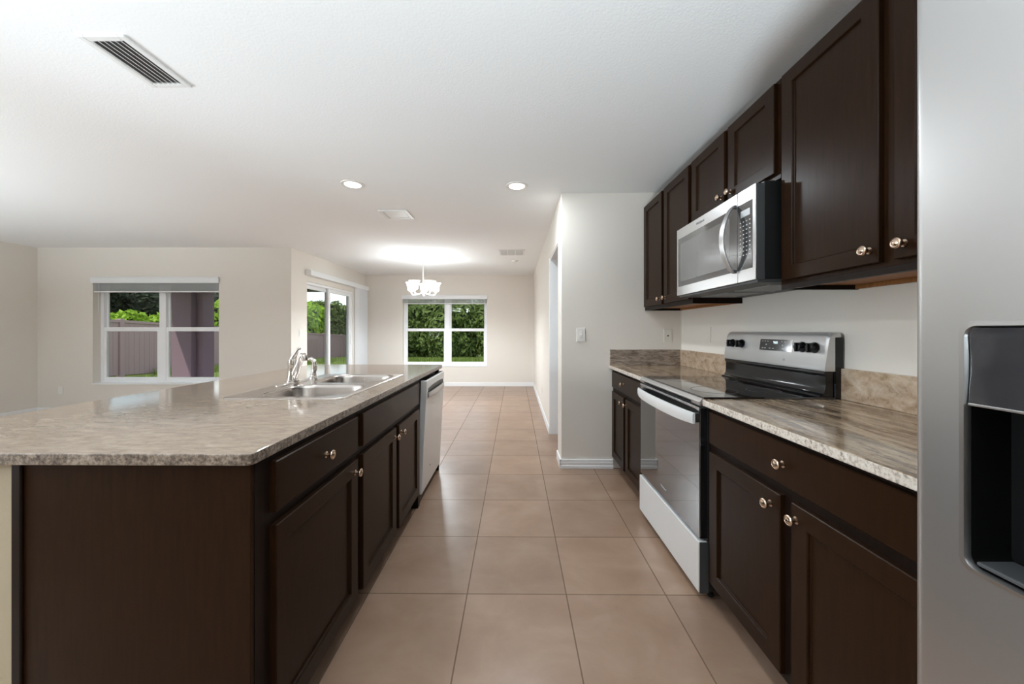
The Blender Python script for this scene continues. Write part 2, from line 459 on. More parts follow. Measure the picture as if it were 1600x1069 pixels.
# ------------------------------------------------------------------ windows
def window(idx, ox0, ox1, oz0, oz1, y, mull, rail):
    r = struct_root('window_%d' % idx, ((ox0 + ox1) / 2, y, oz0))
    yi, yo = y + .10, y + .17
    f = .045
    struct('window_frame', MB().box(ox0, ox0 + f, yi, yo, oz0, oz1).box(ox1 - f, ox1, yi, yo, oz0, oz1)
           .box(ox0 + f, ox1 - f, yi, yo, oz0, oz0 + f).box(ox0 + f, ox1 - f, yi, yo, oz1 - f, oz1)
           .box(mull - .05, mull + .05, yi, yo, oz0 + f, oz1 - f), M['vinyl'], r, bevel=.004)
    struct('window_sill', MB().box(ox0, ox1, y - .012, yi, oz0, oz0 + .018), M['trim'], r, bevel=.005)
    for a, b in ((ox0 + f, mull - .05), (mull + .05, ox1 - f)):
        g = .028
        up = struct('upper_sash', MB().box(a, a + g, yi + .04, yo - .01, rail, oz1 - f).box(b - g, b, yi + .04, yo - .01, rail, oz1 - f)
                    .box(a + g, b - g, yi + .04, yo - .01, oz1 - f - g, oz1 - f).box(a + g, b - g, yi + .04, yo - .01, rail - .03, rail + .03), M['vinyl'], r, bevel=.003)
        struct('window_pane', MB().box(a + g, b - g, yi + .050, yi + .053, rail + .03, oz1 - f - g), M['glass'], up)
        g = .036
        lo = struct('lower_sash', MB().box(a, a + g, yi + .005, yi + .035, oz0 + f, rail + .03).box(b - g, b, yi + .005, yi + .035, oz0 + f, rail + .03)
                    .box(a + g, b - g, yi + .005, yi + .035, oz0 + f, oz0 + f + .05).box(a + g, b - g, yi + .005, yi + .035, rail - .03, rail + .032), M['vinyl'], r, bevel=.003)
        struct('window_pane', MB().box(a + g, b - g, yi + .018, yi + .021, oz0 + f + .05, rail - .03), M['glass'], lo)
    return r
window(1, *W1, YL, -5.281, 1.238)
window(2, *W2, YD, -1.493, 1.232)

def blind(label, ox0, ox1, oz1, y, stack, wand=True):
    t = thing('window_blind', label, 'window blind', ((ox0 + ox1) / 2, y + .03, oz1 - .2), None)
    build('valance', MB().box(ox0 - .012, ox1 + .012, y - .022, y - .010, oz1 - .085, oz1 + .005).box(ox0 - .012, ox1 + .012, y - .026, y - .006, oz1 - .012, oz1 + .005), M['blind'], t, bevel=.003)
    build('headrail', MB().box(ox0 + .006, ox1 - .006, y + .01, y + .05, oz1 - .05, oz1 - .002), M['blind'], t, bevel=.002)
    mb = MB()
    z = oz1 - .055; n = int((stack) / .009)
    for i in range(n):
        mb.box(ox0 + .008, ox1 - .008, y + .006, y + .054, z - .0022, z); z -= .009
    build('slat_stack', mb, M['blind'], t)
    build('bottom_rail', MB().box(ox0 + .008, ox1 - .008, y + .006, y + .054, z - .018, z), M['blind'], t, bevel=.003)
    if wand:
        build('tilt_wand', MB().tube([(ox0 + .10, y - .004, oz1 - .05), (ox0 + .095, y - .006, oz1 - .3), (ox0 + .09, y - .006, oz1 - .52)], .004, 6), M['blind'], t)
    return t
blind('white slatted blind drawn up at the living area window above the taupe fence view', W1[0], W1[1], W1[3], YL, .150)
blind('white slatted blind drawn up at the dining window behind the chandelier', W2[0], W2[1], W2[3], YD, .125, False)

# ------------------------------------------------------------------ sliding door
r = struct_root('door_1', (XD - .08, (SY0 + SY1) / 2, 0))
xi, xo = XD - .13, XD - .02
struct('door_frame', MB().box(xi, xo, SY0, SY0 + .035, .0, SZ).box(xi, xo, SY1 - .035, SY1, 0, SZ).box(xi, xo, SY0 + .035, SY1 - .035, SZ - .04, SZ).box(xi, xo, SY0 + .035, SY1 - .035, 0, .03), M['vinyl'], r, bevel=.003)
for k, (a, b, xx) in enumerate(((SY0 + .035, 6.42, XD - .105), (6.32, SY1 - .035, XD - .055))):
    p = struct('sliding_panel', MB().box(xx - .018, xx + .018, a, a + .06, .03, SZ - .04).box(xx - .018, xx + .018, b - .075, b, .03, SZ - .04)
               .box(xx - .018, xx + .018, a + .06, b - .075, SZ - .10, SZ - .04).box(xx - .018, xx + .018, a + .06, b - .075, .03, .12), M['vinyl'], r, bevel=.003)
    struct('window_pane', MB().box(xx - .003, xx + .003, a + .06, b - .075, .12, SZ - .10), M['glass'], p)
    if k: struct('door_handle', MB().box(xx + .018, xx + .045, b - .055, b - .03, .95, 1.15), M['vinyl'], p, bevel=.004)
t = thing('vertical_blind', 'white vertical blind drawn open beside the sliding glass door', 'window blind', (XD + .05, 6.7, 0.02))
build('valance', MB().box(XD + .0, XD + .095, 5.55, 7.76, 2.085, 2.17), M['blind'], t, bevel=.004)
vm = MB()
for i in range(22):
    yy = 7.26 + i * .020
    c_, s_ = math.cos(R(12 + (i % 3) * 4)), math.sin(R(12 + (i % 3) * 4))
    ux, uy = c_ * .042, s_ * .042
    nx_, ny_ = -s_ * .0008, c_ * .0008
    cx_ = XD + .052
    vm.prism([(cx_ - ux - nx_, yy - uy - ny_), (cx_ + ux - nx_, yy + uy - ny_), (cx_ + ux + nx_, yy + uy + ny_), (cx_ - ux + nx_, yy - uy + ny_)], 'z', .03, 2.09)
build('vane_stack', vm, M['blind'], t)

# ================================================================== cabinet makers
_knob = {}
def knob(parent, x, y, z, s):
    """round knob on a face whose outward normal is s*X; root position of the parent is subtracted"""
    root = parent
    while root.parent is not None: root = root.parent
    org = Vector(ORG[root.name])
    if s not in _knob:
        pr = [(.011, 0), (.011, .002), (.006, .004), (.0055, .014), (.009, .017), (.0158, .020), (.0165, .024), (.0155, .027), (.0125, .0285), (.0115, .0275), (.009, .0275), (.006, .0305), (0.0005, .0315)]
        mb = MB().lathe([(a, b * s) for a, b in pr], (0, 0, 0), 'x', 24)
        me = bpy.data.meshes.new('knob'); me.from_pydata(mb.v, [], mb.f)
        bm = bmesh.new(); bm.from_mesh(me); bmesh.ops.recalc_face_normals(bm, faces=bm.faces); bm.to_mesh(me); bm.free()
        me.materials.append(M['brass']); me.shade_smooth(); me.set_sharp_from_angle(angle=R(50))
        _knob[s] = me
    o = bpy.data.objects.new('knob', _knob[s]); COL.objects.link(o); o.parent = parent
    o.location = Vector((x, y, z)) - org
    return o

def shaker(x, s, y0, y1, z0, z1, st=.058, th=.019):
    """recessed-panel door; outer face at x, normal s*X"""
    mb = MB(); xb = x - s * th; xp = x - s * .010; c = .006
    y0, y1 = min(y0, y1), max(y0, y1)
    def loop(xx, i): return [(xx, y0 + i, z0 + i), (xx, y1 - i, z0 + i), (xx, y1 - i, z1 - i), (xx, y0 + i, z1 - i)]
    e = .0025
    mb.loft([loop(xb, 0), loop(x - s * e, 0), loop(x, e), loop(x, st), loop(x - s * .003, st + .003), loop(x - s * .008, st + .004), loop(xp, st + c)])
    return mb
def slab(x, s, y0, y1, z0, z1, th=.019):
    y0, y1 = min(y0, y1), max(y0, y1); e = .003; xb = x - s * th
    def loop(xx, i): return [(xx, y0 + i, z0 + i), (xx, y1 - i, z0 + i), (xx, y1 - i, z1 - i), (xx, y0 + i, z1 - i)]
    return MB().loft([loop(xb, 0), loop(x - s * e, 0), loop(x, e)])

def base_cabinet(name, label, s, xf, y0, y1, drawers, doors, depth=.585, side_near=None, hollow=False):
    """xf: plane of the face frame; drawers: (y0,y1,z0,z1,[knob ys]); doors: (y0,y1,z0,z1,knob y)"""
    t = thing(name, label, 'cabinet', (xf - s * depth / 2, (y0 + y1) / 2, 0))
    xb = xf - s * depth
    if hollow:
        build('carcass', MB().box(xf, xf - s * .02, y0, y1, .10, .884).box(xf - s * .02, xb, y0, y0 + .016, .10, .884).box(xf - s * .02, xb, y1 - .016, y1, .10, .884)
              .box(xf - s * .02, xb, y0 + .016, y1 - .016, .10, .12).box(xb, xb + s * .01, y0 + .016, y1 - .016, .12, .884), M['wood_dark'], t)
    else:
        build('carcass', MB().box(xf, xb, y0, y1, .10, .884), M['wood_dark'], t, bevel=.001)
    build('toe_kick', MB().box(xf - s * .075, xb, y0, y1, 0, .10), M['wood_dark'], t)
    xd = xf + s * .019
    for (a, b, z0, z1, ks) in drawers:
        d = build('drawer_front', slab(xd, s, a, b, z0, z1), M['wood'], t)
        for ky in ks: knob(d, xd, ky, (z0 + z1) / 2, s)
    for (a, b, z0, z1, ky) in doors:
        d = build('door', shaker(xd, s, a, b, z0, z1), M['wood'], t)
        if ky is not None: knob(d, xd, ky, z1 - .045, s)
    return t

# ------------------------------------------------------------------ island
IX = -.664
struct('wall_island', MB().box(-1.40, -1.262, .905, 3.12, 0, .884), M['knee'])
c1 = base_cabinet('base_cabinet', 'espresso island cabinet with one drawer over one door at the end nearest the viewer', 1, IX, .905, 1.487,
                  [(.96, 1.462, .727, .866, [1.211])], [(.96, 1.462, .118, .692, 1.432)])
build('side_panel', MB().box(-1.262, IX - .002, .893, .905, 0, .884), M['wood'], c1, bevel=.002)
build('scribe_molding', MB().box(-1.268, -1.243, .886, .893, 0, .884), M['wood_dark'], c1, bevel=.003)
c2 = base_cabinet('sink_cabinet', 'espresso island sink cabinet with a plain false drawer front over two doors', 1, IX, 1.487, 2.437,
                  [(1.512, 2.402, .727, .866, [])], [(1.512, 1.938, .118, .692, 1.908), (1.982, 2.408, .118, .692, 2.012)], hollow=True)
t = thing('end_panel', 'espresso end panel between the sink cabinet and dishwasher and beyond it', 'cabinet panel', (-.95, 2.8, 0))
build('filler_stile', MB().box(IX, IX - .585, 2.437, 2.478, 0, .884), M['wood_dark'], t, bevel=.001)
build('gable_panel', MB().box(IX, IX - .585, 3.098, 3.118, 0, .884), M['wood_dark'], t, bevel=.001)
build('back_rail', MB().box(IX - .575, IX - .585, 2.478, 3.098, 0, .884), M['wood_dark'], t)

# countertop: rounded near corner, hole for the sink
def counter_poly(x0, x1, y0, y1, r):
    pts = rrect((x0 + x1) / 2, (y0 + y1) / 2, x1 - x0, y1 - y0, [r, r, .005, r], 0, 8)
    return [(p[0], p[1]) for p in pts]
ic = build('island_countertop', MB().prism(counter_poly(-1.83, -.652, .876, 3.20, .017), 'z', .884, .914), M['granite_l'], None, bevel=.0045, side=M['granite_l_edge'], seg=3)
tag(ic, 'long pale granite-patterned countertop on the kitchen island with a bar overhang', 'countertop')
SX0, SX1, SY_0, SY_1 = -1.318, -.762, 1.575, 2.465
cut(ic, MB().prism([(p[0], p[1]) for p in rrect((SX0 + SX1) / 2, (SY_0 + SY_1) / 2, SX1 - SX0 - .03, SY_1 - SY_0 - .03, .03, 0)], 'z', .8, 1.0), ORG[ic.name])

# ------------------------------------------------------------------ sink
t = thing('kitchen_sink', 'stainless double bowl drop-in sink set into the island countertop', 'sink', ((SX0 + SX1) / 2, (SY_0 + SY_1) / 2, .914))
cx, cy, sw_, sd_ = (SX0 + SX1) / 2, (SY_0 + SY_1) / 2, SX1 - SX0, SY_1 - SY_0
rim = build('rim', MB().loft([rrect(cx, cy, sw_ - .02, sd_ - .02, .035, .9135), rrect(cx, cy, sw_, sd_, .04, .9145), rrect(cx, cy, sw_ - .004, sd_ - .004, .04, .9175), rrect(cx, cy, sw_ - .02, sd_ - .02, .035, .9195)]), M['steel_sink'], t, smooth=True)
BW = [(1.615, 1.985), (2.045, 2.425)]
bx0, bx1 = -1.205, -.800
for (a, b) in BW:
    cut(rim, MB().prism([(p[0], p[1]) for p in rrect((bx0 + bx1) / 2, (a + b) / 2, bx1 - bx0, b - a, [.10, .10, .12, .12], 0, 8)], 'z', .8, 1.0), ORG[t.name])
for p_ in rim.data.polygons: p_.use_smooth = False
for (a, b) in BW:
    lp = []
    mx_, my_ = (bx0 + bx1) / 2, (a + b) / 2
    for (i, z, rr_) in ((-.004, .9198, .0), (0, .9175, 0), (.003, .912, 0), (.006, .90, 0), (.014, .80, 0), (.022, .765, 0), (.05, .745, 0), (.14, .738, .0), (.165, .736, 0)):
        k = max(.02, .11 - i * .4)
        lp.append(rrect(mx_, my_, bx1 - bx0 - 2 * i, b - a - 2 * i, min(k, (b - a - 2 * i) / 2 - .001), z, 8))
    bo = build('bowl', MB().loft(lp, False, True), M['steel_sink'], t, smooth=True)
    for p_ in bo.data.polygons: p_.flip() if p_.normal.z < -.5 and p_.center.z < -.15 else None
    build('strainer', MB().lathe([(.045, .737), (.043, .7405), (.03, .7405), (.026, .7375), (.001, .7372)], (mx_, my_, 0), 'z', 20), M['chrome'], bo, smooth=True)

# faucet
FX, FY = -1.276, 2.035
t = thing('kitchen_faucet', 'nickel single lever kitchen faucet with a slanted spout behind the sink', 'faucet', (FX, FY, .9195))
build('deck_plate', MB().loft([rrect(FX, FY, .058, .262, .028, .9196), rrect(FX, FY, .058, .262, .028, .9215), rrect(FX, FY, .050, .250, .024, .9265), rrect(FX, FY, .036, .2, .017, .929)]), M['chrome'], t, smooth=True)
build('body', MB().lathe([(.034, .927), (.034, .934), (.028, .938), (.024, .975), (.0225, 1.02), (.024, 1.035), (.022, 1.052), (.012, 1.062), (.001, 1.064)], (FX, FY, 0), 'z', 24), M['chrome'], t, smooth=True)
sp = build('spout', MB().tube([(FX + .004, FY, .945), (FX + .022, FY - .004, .985), (FX + .042, FY - .008, 1.03), (FX + .056, FY - .012, 1.066), (FX + .066, FY - .015, 1.076), (FX + .078, FY - .018, 1.074)], [.021, .020, .0175, .0165, .017, .018], 16), M['chrome'], t, smooth=True)
build('aerator', MB().tube([(FX + .074, FY - .018, 1.077), (FX + .081, FY - .019, 1.064), (FX + .084, FY - .020, 1.048)], [.018, .018, .0165], 16), M['steel_sink'], sp, smooth=True)
build('lever_handle', MB().tube([(FX, FY, 1.050), (FX + .010, FY, 1.075), (FX + .024, FY + .002, 1.10), (FX + .036, FY + .003, 1.116), (FX + .044, FY + .003, 1.121)], [.018, .014, .0095, .0105, .006], 14), M['chrome'], t, smooth=True)
t = thing('side_sprayer', 'nickel side sprayer in its holder beyond the faucet', 'sprayer', (-1.262, 2.225, .9195))
qx, qy = -1.262, 2.225
build('holder', MB().lathe([(.026, .9196), (.025, .928), (.018, .934), (.016, .95), (.0165, .953)], (qx, qy, 0), 'z', 20), M['chrome'], t, smooth=True)
build('spray_wand', MB().tube([(qx, qy, .945), (qx + .006, qy, .985), (qx + .006, qy, 1.012), (qx - .001, qy, 1.032), (qx - .016, qy, 1.042), (qx - .028, qy, 1.038)], [.012, .0155, .0135, .013, .0135, .011], 14), M['chrome'], t, smooth=True)

# ------------------------------------------------------------------ dishwasher (door a little ajar at the top)
t = thing('dishwasher', 'stainless dishwasher at the far end of the island, door slightly ajar', 'dishwasher', (-.95, 2.79, 0))
build('tub', MB().box(-.69, -1.22, 2.492, 3.084, .095, .872), M['black'], t)
build('kick_plate', MB().box(-.70, -1.2, 2.50, 3.076, .0, .095), M['black'], t)
def dwx(z, o=0): return -.652 + .038 * (z - .07) / .79 + o
dd = build('door', MB().prism([(dwx(.07), .07), (dwx(.862), .862), (dwx(.868) - .004, .868), (dwx(.862) - .045, .868), (dwx(.07) - .035, .07)], 'y', 2.488, 3.092), M['steel_light'], t, bevel=.004)
build('control_strip', MB().prism([(dwx(.868) - .010, .868), (dwx(.868) - .010, .8705), (dwx(.868) - .04, .8705), (dwx(.868) - .04, .868)], 'y', 2.50, 3.08), M['black_gloss'], dd)
def band(face_x, y0, y1, zc, hz, bow, th=.012, n=16, sgn=1, ends=.0):
    """flat bowed handle band running along Y, bulging by bow along sgn*X"""
    loops = []
    for i in range(n + 1):
        u = i / n; y = y0 + (y1 - y0) * u
        k = (1 - (2 * u - 1) ** 4) * .55 + (1 - (2 * u - 1) ** 2) * .45
        x = face_x + sgn * bow * k
        h = hz * (1 - .15 * abs(2 * u - 1) ** 3)
        loops.append([(x, y, zc - h), (x + sgn * th * .7, y, zc - h), (x + sgn * th, y, zc - h * .5), (x + sgn * th, y, zc + h * .5), (x + sgn * th * .7, y, zc + h), (x, y, zc + h)])
    return MB().loft(loops)
build('pocket_recess', band(dwx(.79) - .001, 2.53, 3.05, .797, .020, .001, .002), M['black'], dd, smooth=True)
build('handle', band(dwx(.765), 2.52, 3.06, .762, .022, .016, .010), M['steel'], dd, smooth=True)
build('badge', MB().box(dwx(.20), dwx(.20) + .001, 2.70, 2.72, .195, .202), M['logo'], dd)

# ------------------------------------------------------------------ right run base cabinets
RX = .868
base_cabinet('base_cabinet', 'espresso cabinet beyond the range, one narrow drawer over two small doors', -1, RX, 2.375, 3.157,
             [(2.41, 3.128, .727, .866, [2.80])], [(2.795, 3.128, .118, .692, 2.825), (2.41, 2.752, .118, .692, 2.722)])
base_cabinet('base_cabinet', 'espresso cabinet between the range and refrigerator, wide drawer over two doors', -1, RX, .625, 1.592,
             [(.66, 1.567, .727, .866, [1.135])], [(1.150, 1.567, .118, .692, 1.190), (.66, 1.104, .118, .692, 1.082)])

def right_counter(label, y0, y1, far=False):
    t = thing('countertop', label, 'countertop', (1.15, (y0 + y1) / 2, .884))
    build('counter_slab', MB().box(.835, XR, y0, y1, .884, .914), M['granite_r'], t, bevel=.004, side=M['granite_r_edge'], seg=3)
    e = y1 - (.02 if far else 0)
    build('backsplash', MB().box(XR - .02, XR, y0, e, .914, 1.052), M['granite_bs2'], t, bevel=.002)
    if far: build('end_splash', MB().box(.838, XR, y1 - .02, y1, .914, 1.052), M['granite_bs'], t, bevel=.002)
    return t
right_counter('small brown streaked countertop beyond the range with a splash on two walls', 2.364, YN, True)
right_counter('brown streaked countertop between the range and the refrigerator', .622, 1.597)

# ------------------------------------------------------------------ range
RY0, RY1 = 1.600, 2.361
t = thing('electric_range', 'stainless freestanding electric range with a black glass top', 'range', (1.13, 1.98, 0))
build('body', MB().box(.862, 1.455, RY0 + .003, RY1 - .003, .05, .905), M['black'], t, bevel=.003)
for (a, b) in ((.90, RY0 + .05), (.90, RY1 - .05), (1.42, RY0 + .05), (1.42, RY1 - .05)):
    build('leveling_foot', MB().lathe([(.014, 0), (.014, .012), (.008, .014), (.008, .06)], (a, b, 0), 'z', 12), M['black'], t, smooth=True)
ct = build('cooktop', MB().loft([[(x, y, z) for x, y in ((.842 + i, RY0 - .002 + i), (1.452, RY0 - .002 + i), (1.452, RY1 + .002 - i), (.842 + i, RY1 + .002 - i))] for i, z in ((0, .902), (0, .916), (.004, .921))]), M['black_glass'], t)
for (bx_, by_, br_) in ((1.00, 1.80, .105), (1.00, 2.17, .085), (1.24, 1.79, .075), (1.24, 2.18, .10)):
    build('burner_ring', MB().loft([[(bx_ + r_ * math.cos(2 * PI * k / 48), by_ + r_ * math.sin(2 * PI * k / 48), z_) for k in range(48)] for r_, z_ in ((br_, .9211), (br_, .9214), (br_ - .003, .9214), (br_ - .003, .9211))], False, False), M['grey_dark'], ct)
build('front_trim', MB().prism([(.828, .882), (.824, .900), (.836, .9165), (.862, .9185), (.862, .875)], 'y', RY0, RY1), M['steel'], t, bevel=.002)
build('vent_slot', MB().prism([(.8265, .884), (.8225, .893), (.86, .893), (.86, .884)], 'y', RY0 + .08, RY1 - .08), M['black_matte'], t)
od = build('oven_door', MB().box(.828, .866, RY0 + .004, RY1 - .004, .285, .872), M['oven_glass'], t, bevel=.004)
build('door_top_rail', MB().box(.8262, .8265 + .04, RY0 + .006, RY1 - .006, .862, .8735), M['steel'], od, bevel=.001)
build('handle', band(.815, RY0 + .018, RY1 - .018, .822, .029, .030, .012, 20, -1), M['steel_light'], od, smooth=True)
for yy in (RY0 + .030, RY1 - .055):
    build('handle_mount', MB().box(.806, .830, yy, yy + .028, .800, .842), M['grey_dark'], od, bevel=.003)
text('logo_lettering', 'Whirlpool', .018, (.8268, 1.99, .345), ROT_NX, M['print'], od)
dr = build('storage_drawer', MB().box(.822, .864, RY0 + .002, RY1 - .002, .045, .272), M['steel_light'], t, bevel=.004)
build('drawer_side_trim', MB().box(.826, .866, RY0 - .0005, RY0 + .002, .045, .272), M['grey_dark'], dr)
# backguard
bgp = build('control_panel', MB().loft([[(x, y, z) for x, z in ((1.383, 1.037), (1.3795, 1.048), (1.400, 1.192 - dz), (1.408, 1.206 - dz), (1.422, 1.212 - dz), (1.452, 1.212 - dz), (1.452, 1.037))] for y, dz in ((RY0 - .002, .012), (RY0 + .006, .002), (RY0 + .02, 0), (RY1 - .02, 0), (RY1 - .006, .002), (RY1 + .002, .012))]), M['steel_panel'], t, smooth=True)
build('backguard_side', MB().box(1.425, 1.462, RY0 - .003, RY1 + .003, .90, 1.19), M['black_gloss'], t, bevel=.003)
build('backguard_lower', MB().prism([(1.355, .921), (1.362, .926), (1.378, .936), (1.386, .955), (1.388, 1.015), (1.380, 1.024), (1.384, 1.036), (1.452, 1.036), (1.452, .921)], 'y', RY0 + .004, RY1 - .004), M['black_gloss'], t, bevel=.002, smooth=True)
def pnl(z): return 1.3795 + (z - 1.048) * (.0205 / .144)
def plate(y0, y1, z0, z1, off, th=.002):
    return MB().prism([(pnl(z0) - off, z0), (pnl(z1) - off, z1), (pnl(z1) - off + th, z1), (pnl(z0) - off + th, z0)], 'y', y0, y1)
ds = build('display_window', plate(1.80, 2.035, 1.112, 1.172, .0015), M['disp_gloss'], bgp)
text('clock_digits', '9:01', .020, (pnl(1.155) - .0022, 1.915, 1.155), ROT_NX, M['digits'], ds)
km = MB()
for i, yy in enumerate((2.015, 1.995, 1.975, 1.872, 1.850)): km.add(*(lambda q: (q.v, q.f))(plate(yy - .005, yy + .005, 1.160, 1.1625, .0022, .001)))
for i, yy in enumerate((2.01, 1.99, 1.955, 1.93, 1.86)): km.add(*(lambda q: (q.v, q.f))(plate(yy - .006, yy + .006, 1.122, 1.1255, .0022, .001)))
for i, yy in enumerate((1.985, 1.865)): km.add(*(lambda q: (q.v, q.f))(plate(yy - .004, yy + .004, 1.140, 1.146, .0022, .001)))
build('keypad_print', km, M['print'], ds)
for yy in (2.285, 2.195, 1.735, 1.665):
    zc = 1.140; fx = pnl(zc)
    k = build('control_knob', MB().lathe([(.026, fx - .001), (.026, fx - .006), (.023, fx - .010), (.021, fx - .030), (.018, fx - .033), (.001, fx - .0335)], (0, yy, zc), 'x', 24), M['black_gloss'], bgp, smooth=True)
    build('knob_grip', MB().box(fx - .040, fx - .010, yy - .006, yy + .006, zc - .022, zc + .022), M['black_gloss'], k, bevel=.003)
build('badge', MB().lathe([(.007, pnl(1.07) - .0012), (.007, pnl(1.07) + .001)], (0, 1.845, 1.070), 'x', 16), M['grey'], bgp)

# ------------------------------------------------------------------ wall cabinets
UX = 1.149
def wall_cabinet(label, y0, y1, z0, z1, doors, recess=True):
    t = thing('wall_cabinet', label, 'cabinet', (1.31, (y0 + y1) / 2, z0))
    zb = z0 + (.022 if recess else 0)
    build('carcass', MB().box(UX, XR - .002, y0, y1, zb, z1), M['wood'], t, bevel=.001)
    if recess:
        build('bottom_frame', MB().box(UX, UX + .019, y0, y1, z0, zb).box(UX + .019, XR - .002, y0, y0 + .014, z0, zb).box(UX + .019, XR - .002, y1 - .014, y1, z0, zb), M['wood_dark'], t)
        build('bottom_panel', MB().box(UX + .019, XR - .002, y0 + .014, y1 - .014, zb - .003, zb - .0005).box(XR - .018, XR - .002, y0 + .014, y1 - .014, z0 + .002, zb - .003), M['maple'], t)
    for (a, b, c, d, ky) in doors:
        dd = build('door', shaker(UX - .019, -1, a, b, c, d, .055), M['wood'], t)
        knob(dd, UX - .019, ky, c + .042, -1)
    return t
wall_cabinet('tall espresso wall cabinet with two narrow doors, farthest from the refrigerator', 2.312, 3.157, 1.395, 2.31, [(2.762, 3.135, 1.425, 2.298, 2.790), (2.335, 2.716, 1.425, 2.298, 2.688)])
wall_cabinet('short espresso wall cabinet mounted directly above the microwave', 1.548, 2.310, 1.880, 2.31, [(1.937, 2.292, 1.905, 2.298, 1.962), (1.566, 1.902, 1.905, 2.298, 1.877)], False)
wall_cabinet('tall espresso wall cabinet between the microwave and refrigerator, wide doors', .640, 1.546, 1.395, 2.31, [(1.118, 1.522, 1.432, 2.298, 1.146), (.665, 1.072, 1.432, 2.298, 1.044)])

# ------------------------------------------------------------------ microwave
MX, MY0, MY1, MZ0, MZ1 = 1.045, 1.556, 2.308, 1.442, 1.862
t = thing('microwave_oven', 'stainless over-the-range microwave mounted under the short cabinet', 'microwave', (1.25, 1.93, MZ0))
build('case', MB().box(1.085, XR - .004, MY0 + .004, MY1 - .004, MZ0 + .002, MZ1 + .012), M['black'], t, bevel=.003)
build('front_bezel', MB().box(MX + .006, 1.087, MY0 + .001, MY1, MZ0, MZ1), M['grey_dark'], t, bevel=.002)
YS = 1.681
dm = build('door', MB().box(MX, MX + .007, YS + .001, MY1, MZ0, MZ1), M['steel'], t, bevel=.002)
build('door_glass', MB().box(MX - .0015, MX + .002, YS + .001, MY1 - .022, MZ0 + .055, MZ1 - .062), M['micro_glass'], dm, bevel=.001)
build('door_window', MB().box(MX - .0022, MX + .001, YS + .06, MY1 - .055, MZ0 + .085, MZ1 - .098), M['micro_mesh'], dm, bevel=.0005)
hp = []
n = 20; loops = []
for i in range(n + 1):
    u = i / n; z = MZ0 + .050 + (MZ1 - MZ0 - .103) * u
    k = math.sin(PI * u) ** .75
    x = MX - .006 - .050 * k
    wd = .010 + .007 * k
    loops.append([(x, YS + .008, z), (x - .009, YS + .008 - .002, z), (x - .009, YS + .008 + 2 * wd, z), (x, YS + .008 + 2 * wd + .001, z)])
hd = build('handle', MB().loft(loops), M['steel'], dm, bevel=.002, smooth=True)
for z_ in (MZ0 + .048, MZ1 - .066): build('handle_mount', MB().box(MX - .012, MX, YS + .008, YS + .024, z_, z_ + .014), M['grey_dark'], hd)
text('logo_lettering', 'Whirlpool', .021, (MX - .0004, 2.02, MZ1 - .030), ROT_NX, M['logo'], dm)
cp = build('control_panel', MB().box(MX, MX + .007, MY0, YS - .001, MZ0, MZ1), M['steel'], t, bevel=.002)
gp = build('keypad_glass', MB().box(MX - .0015, MX + .002, MY0 + .020, YS - .001, MZ0 + .055, MZ1 - .062), M['micro_glass'], cp, bevel=.001)
build('display', MB().box(MX - .0022, MX, MY0 + .035, YS - .025, MZ1 - .125, MZ1 - .095), M['grey'], gp)
km = MB()
for r_ in range(9):
    for c_ in range(4):
        yy = MY0 + .032 + c_ * .022; zz = MZ1 - .145 - r_ * .019
        if zz > MZ0 + .07: km.box(MX - .0021, MX - .0014, yy, yy + .008, zz - .004, zz)
build('keypad_print', km, M['print'], gp)
bt = build('underside_panel', MB().box(MX + .012, XR - .006, MY0 + .006, MY1 - .006, MZ0 - .012, MZ0 + .003), M['grey_dark'], t, bevel=.003)
for (a, b) in ((MY0 + .09, MY0 + .33), (MY1 - .33, MY1 - .09)):
    fl = MB()
    for i in range(14): fl.box(1.17 + i * .014, 1.176 + i * .014, a, b, MZ0 - .0155, MZ0 - .0125)
    fl.box(1.16, 1.37, a - .008, a, MZ0 - .0165, MZ0 - .012).box(1.16, 1.37, b, b + .008, MZ0 - .0165, MZ0 - .012)
    build('grease_filter', fl, M['grey'], bt)

# ------------------------------------------------------------------ refrigerator
FXF, FY1, FY0, FZ = .672, .612, -.300, 1.785
t = thing('refrigerator', 'stainless side by side refrigerator with a water dispenser in its door', 'refrigerator', (1.07, .156, 0))
build('cabinet_body', MB().box(.752, 1.452, FY0 + .004, FY1 - .004, .03, FZ - .02), M['grey_dark'], t, bevel=.006)
build('kick_grille', MB().box(.73, .76, FY0 + .01, FY1 - .01, .01, .09), M['black'], t)
def fdoor(name, y0, y1):
    r_ = .020; pts = []
    for (cx_, cy_, a0) in ((FXF + r_, y1 - r_, 90), (FXF + r_, y0 + r_, 180)):
        for i in range(9):
            a = R(a0 + 90 * i / 8); pts.append((cx_ + r_ * math.cos(a), cy_ + r_ * math.sin(a)))
    pts += [(.745, y0), (.745, y1)]
    return build(name, MB().prism(pts, 'z', .10, FZ), M['steel_v'], t, smooth=True)
fz = fdoor('freezer_door', .208, FY1)
fd = fdoor('fresh_food_door', FY0, .200)
DY0, DY1, DZ0, DZ1, DZM = .300, .540, .868, 1.230, 1.113
def dloop(i, x, n=6):
    # rounded rectangle in the YZ plane
    out = []
    for p in rrect((DY0 + DY1) / 2, (DZ0 + DZ1) / 2, DY1 - DY0 - 2 * i, DZ1 - DZ0 - 2 * i, max(.016 - i * .3, .004), 0, n):
        out.append((x, p[0], p[1]))
    return out
cut(fz, MB().loft([dloop(.002, .64), dloop(.002, .739)]), ORG[t.name])
fz.data.shade_smooth(); fz.data.set_sharp_from_angle(angle=R(25))
build('dispenser_bezel', MB().loft([dloop(-.0040, FXF + .001), dloop(-.0032, FXF - .0022), dloop(.003, FXF - .003), dloop(.0048, FXF + .002), dloop(.0048, FXF + .006)], False, False), M['steel'], fz, smooth=True)
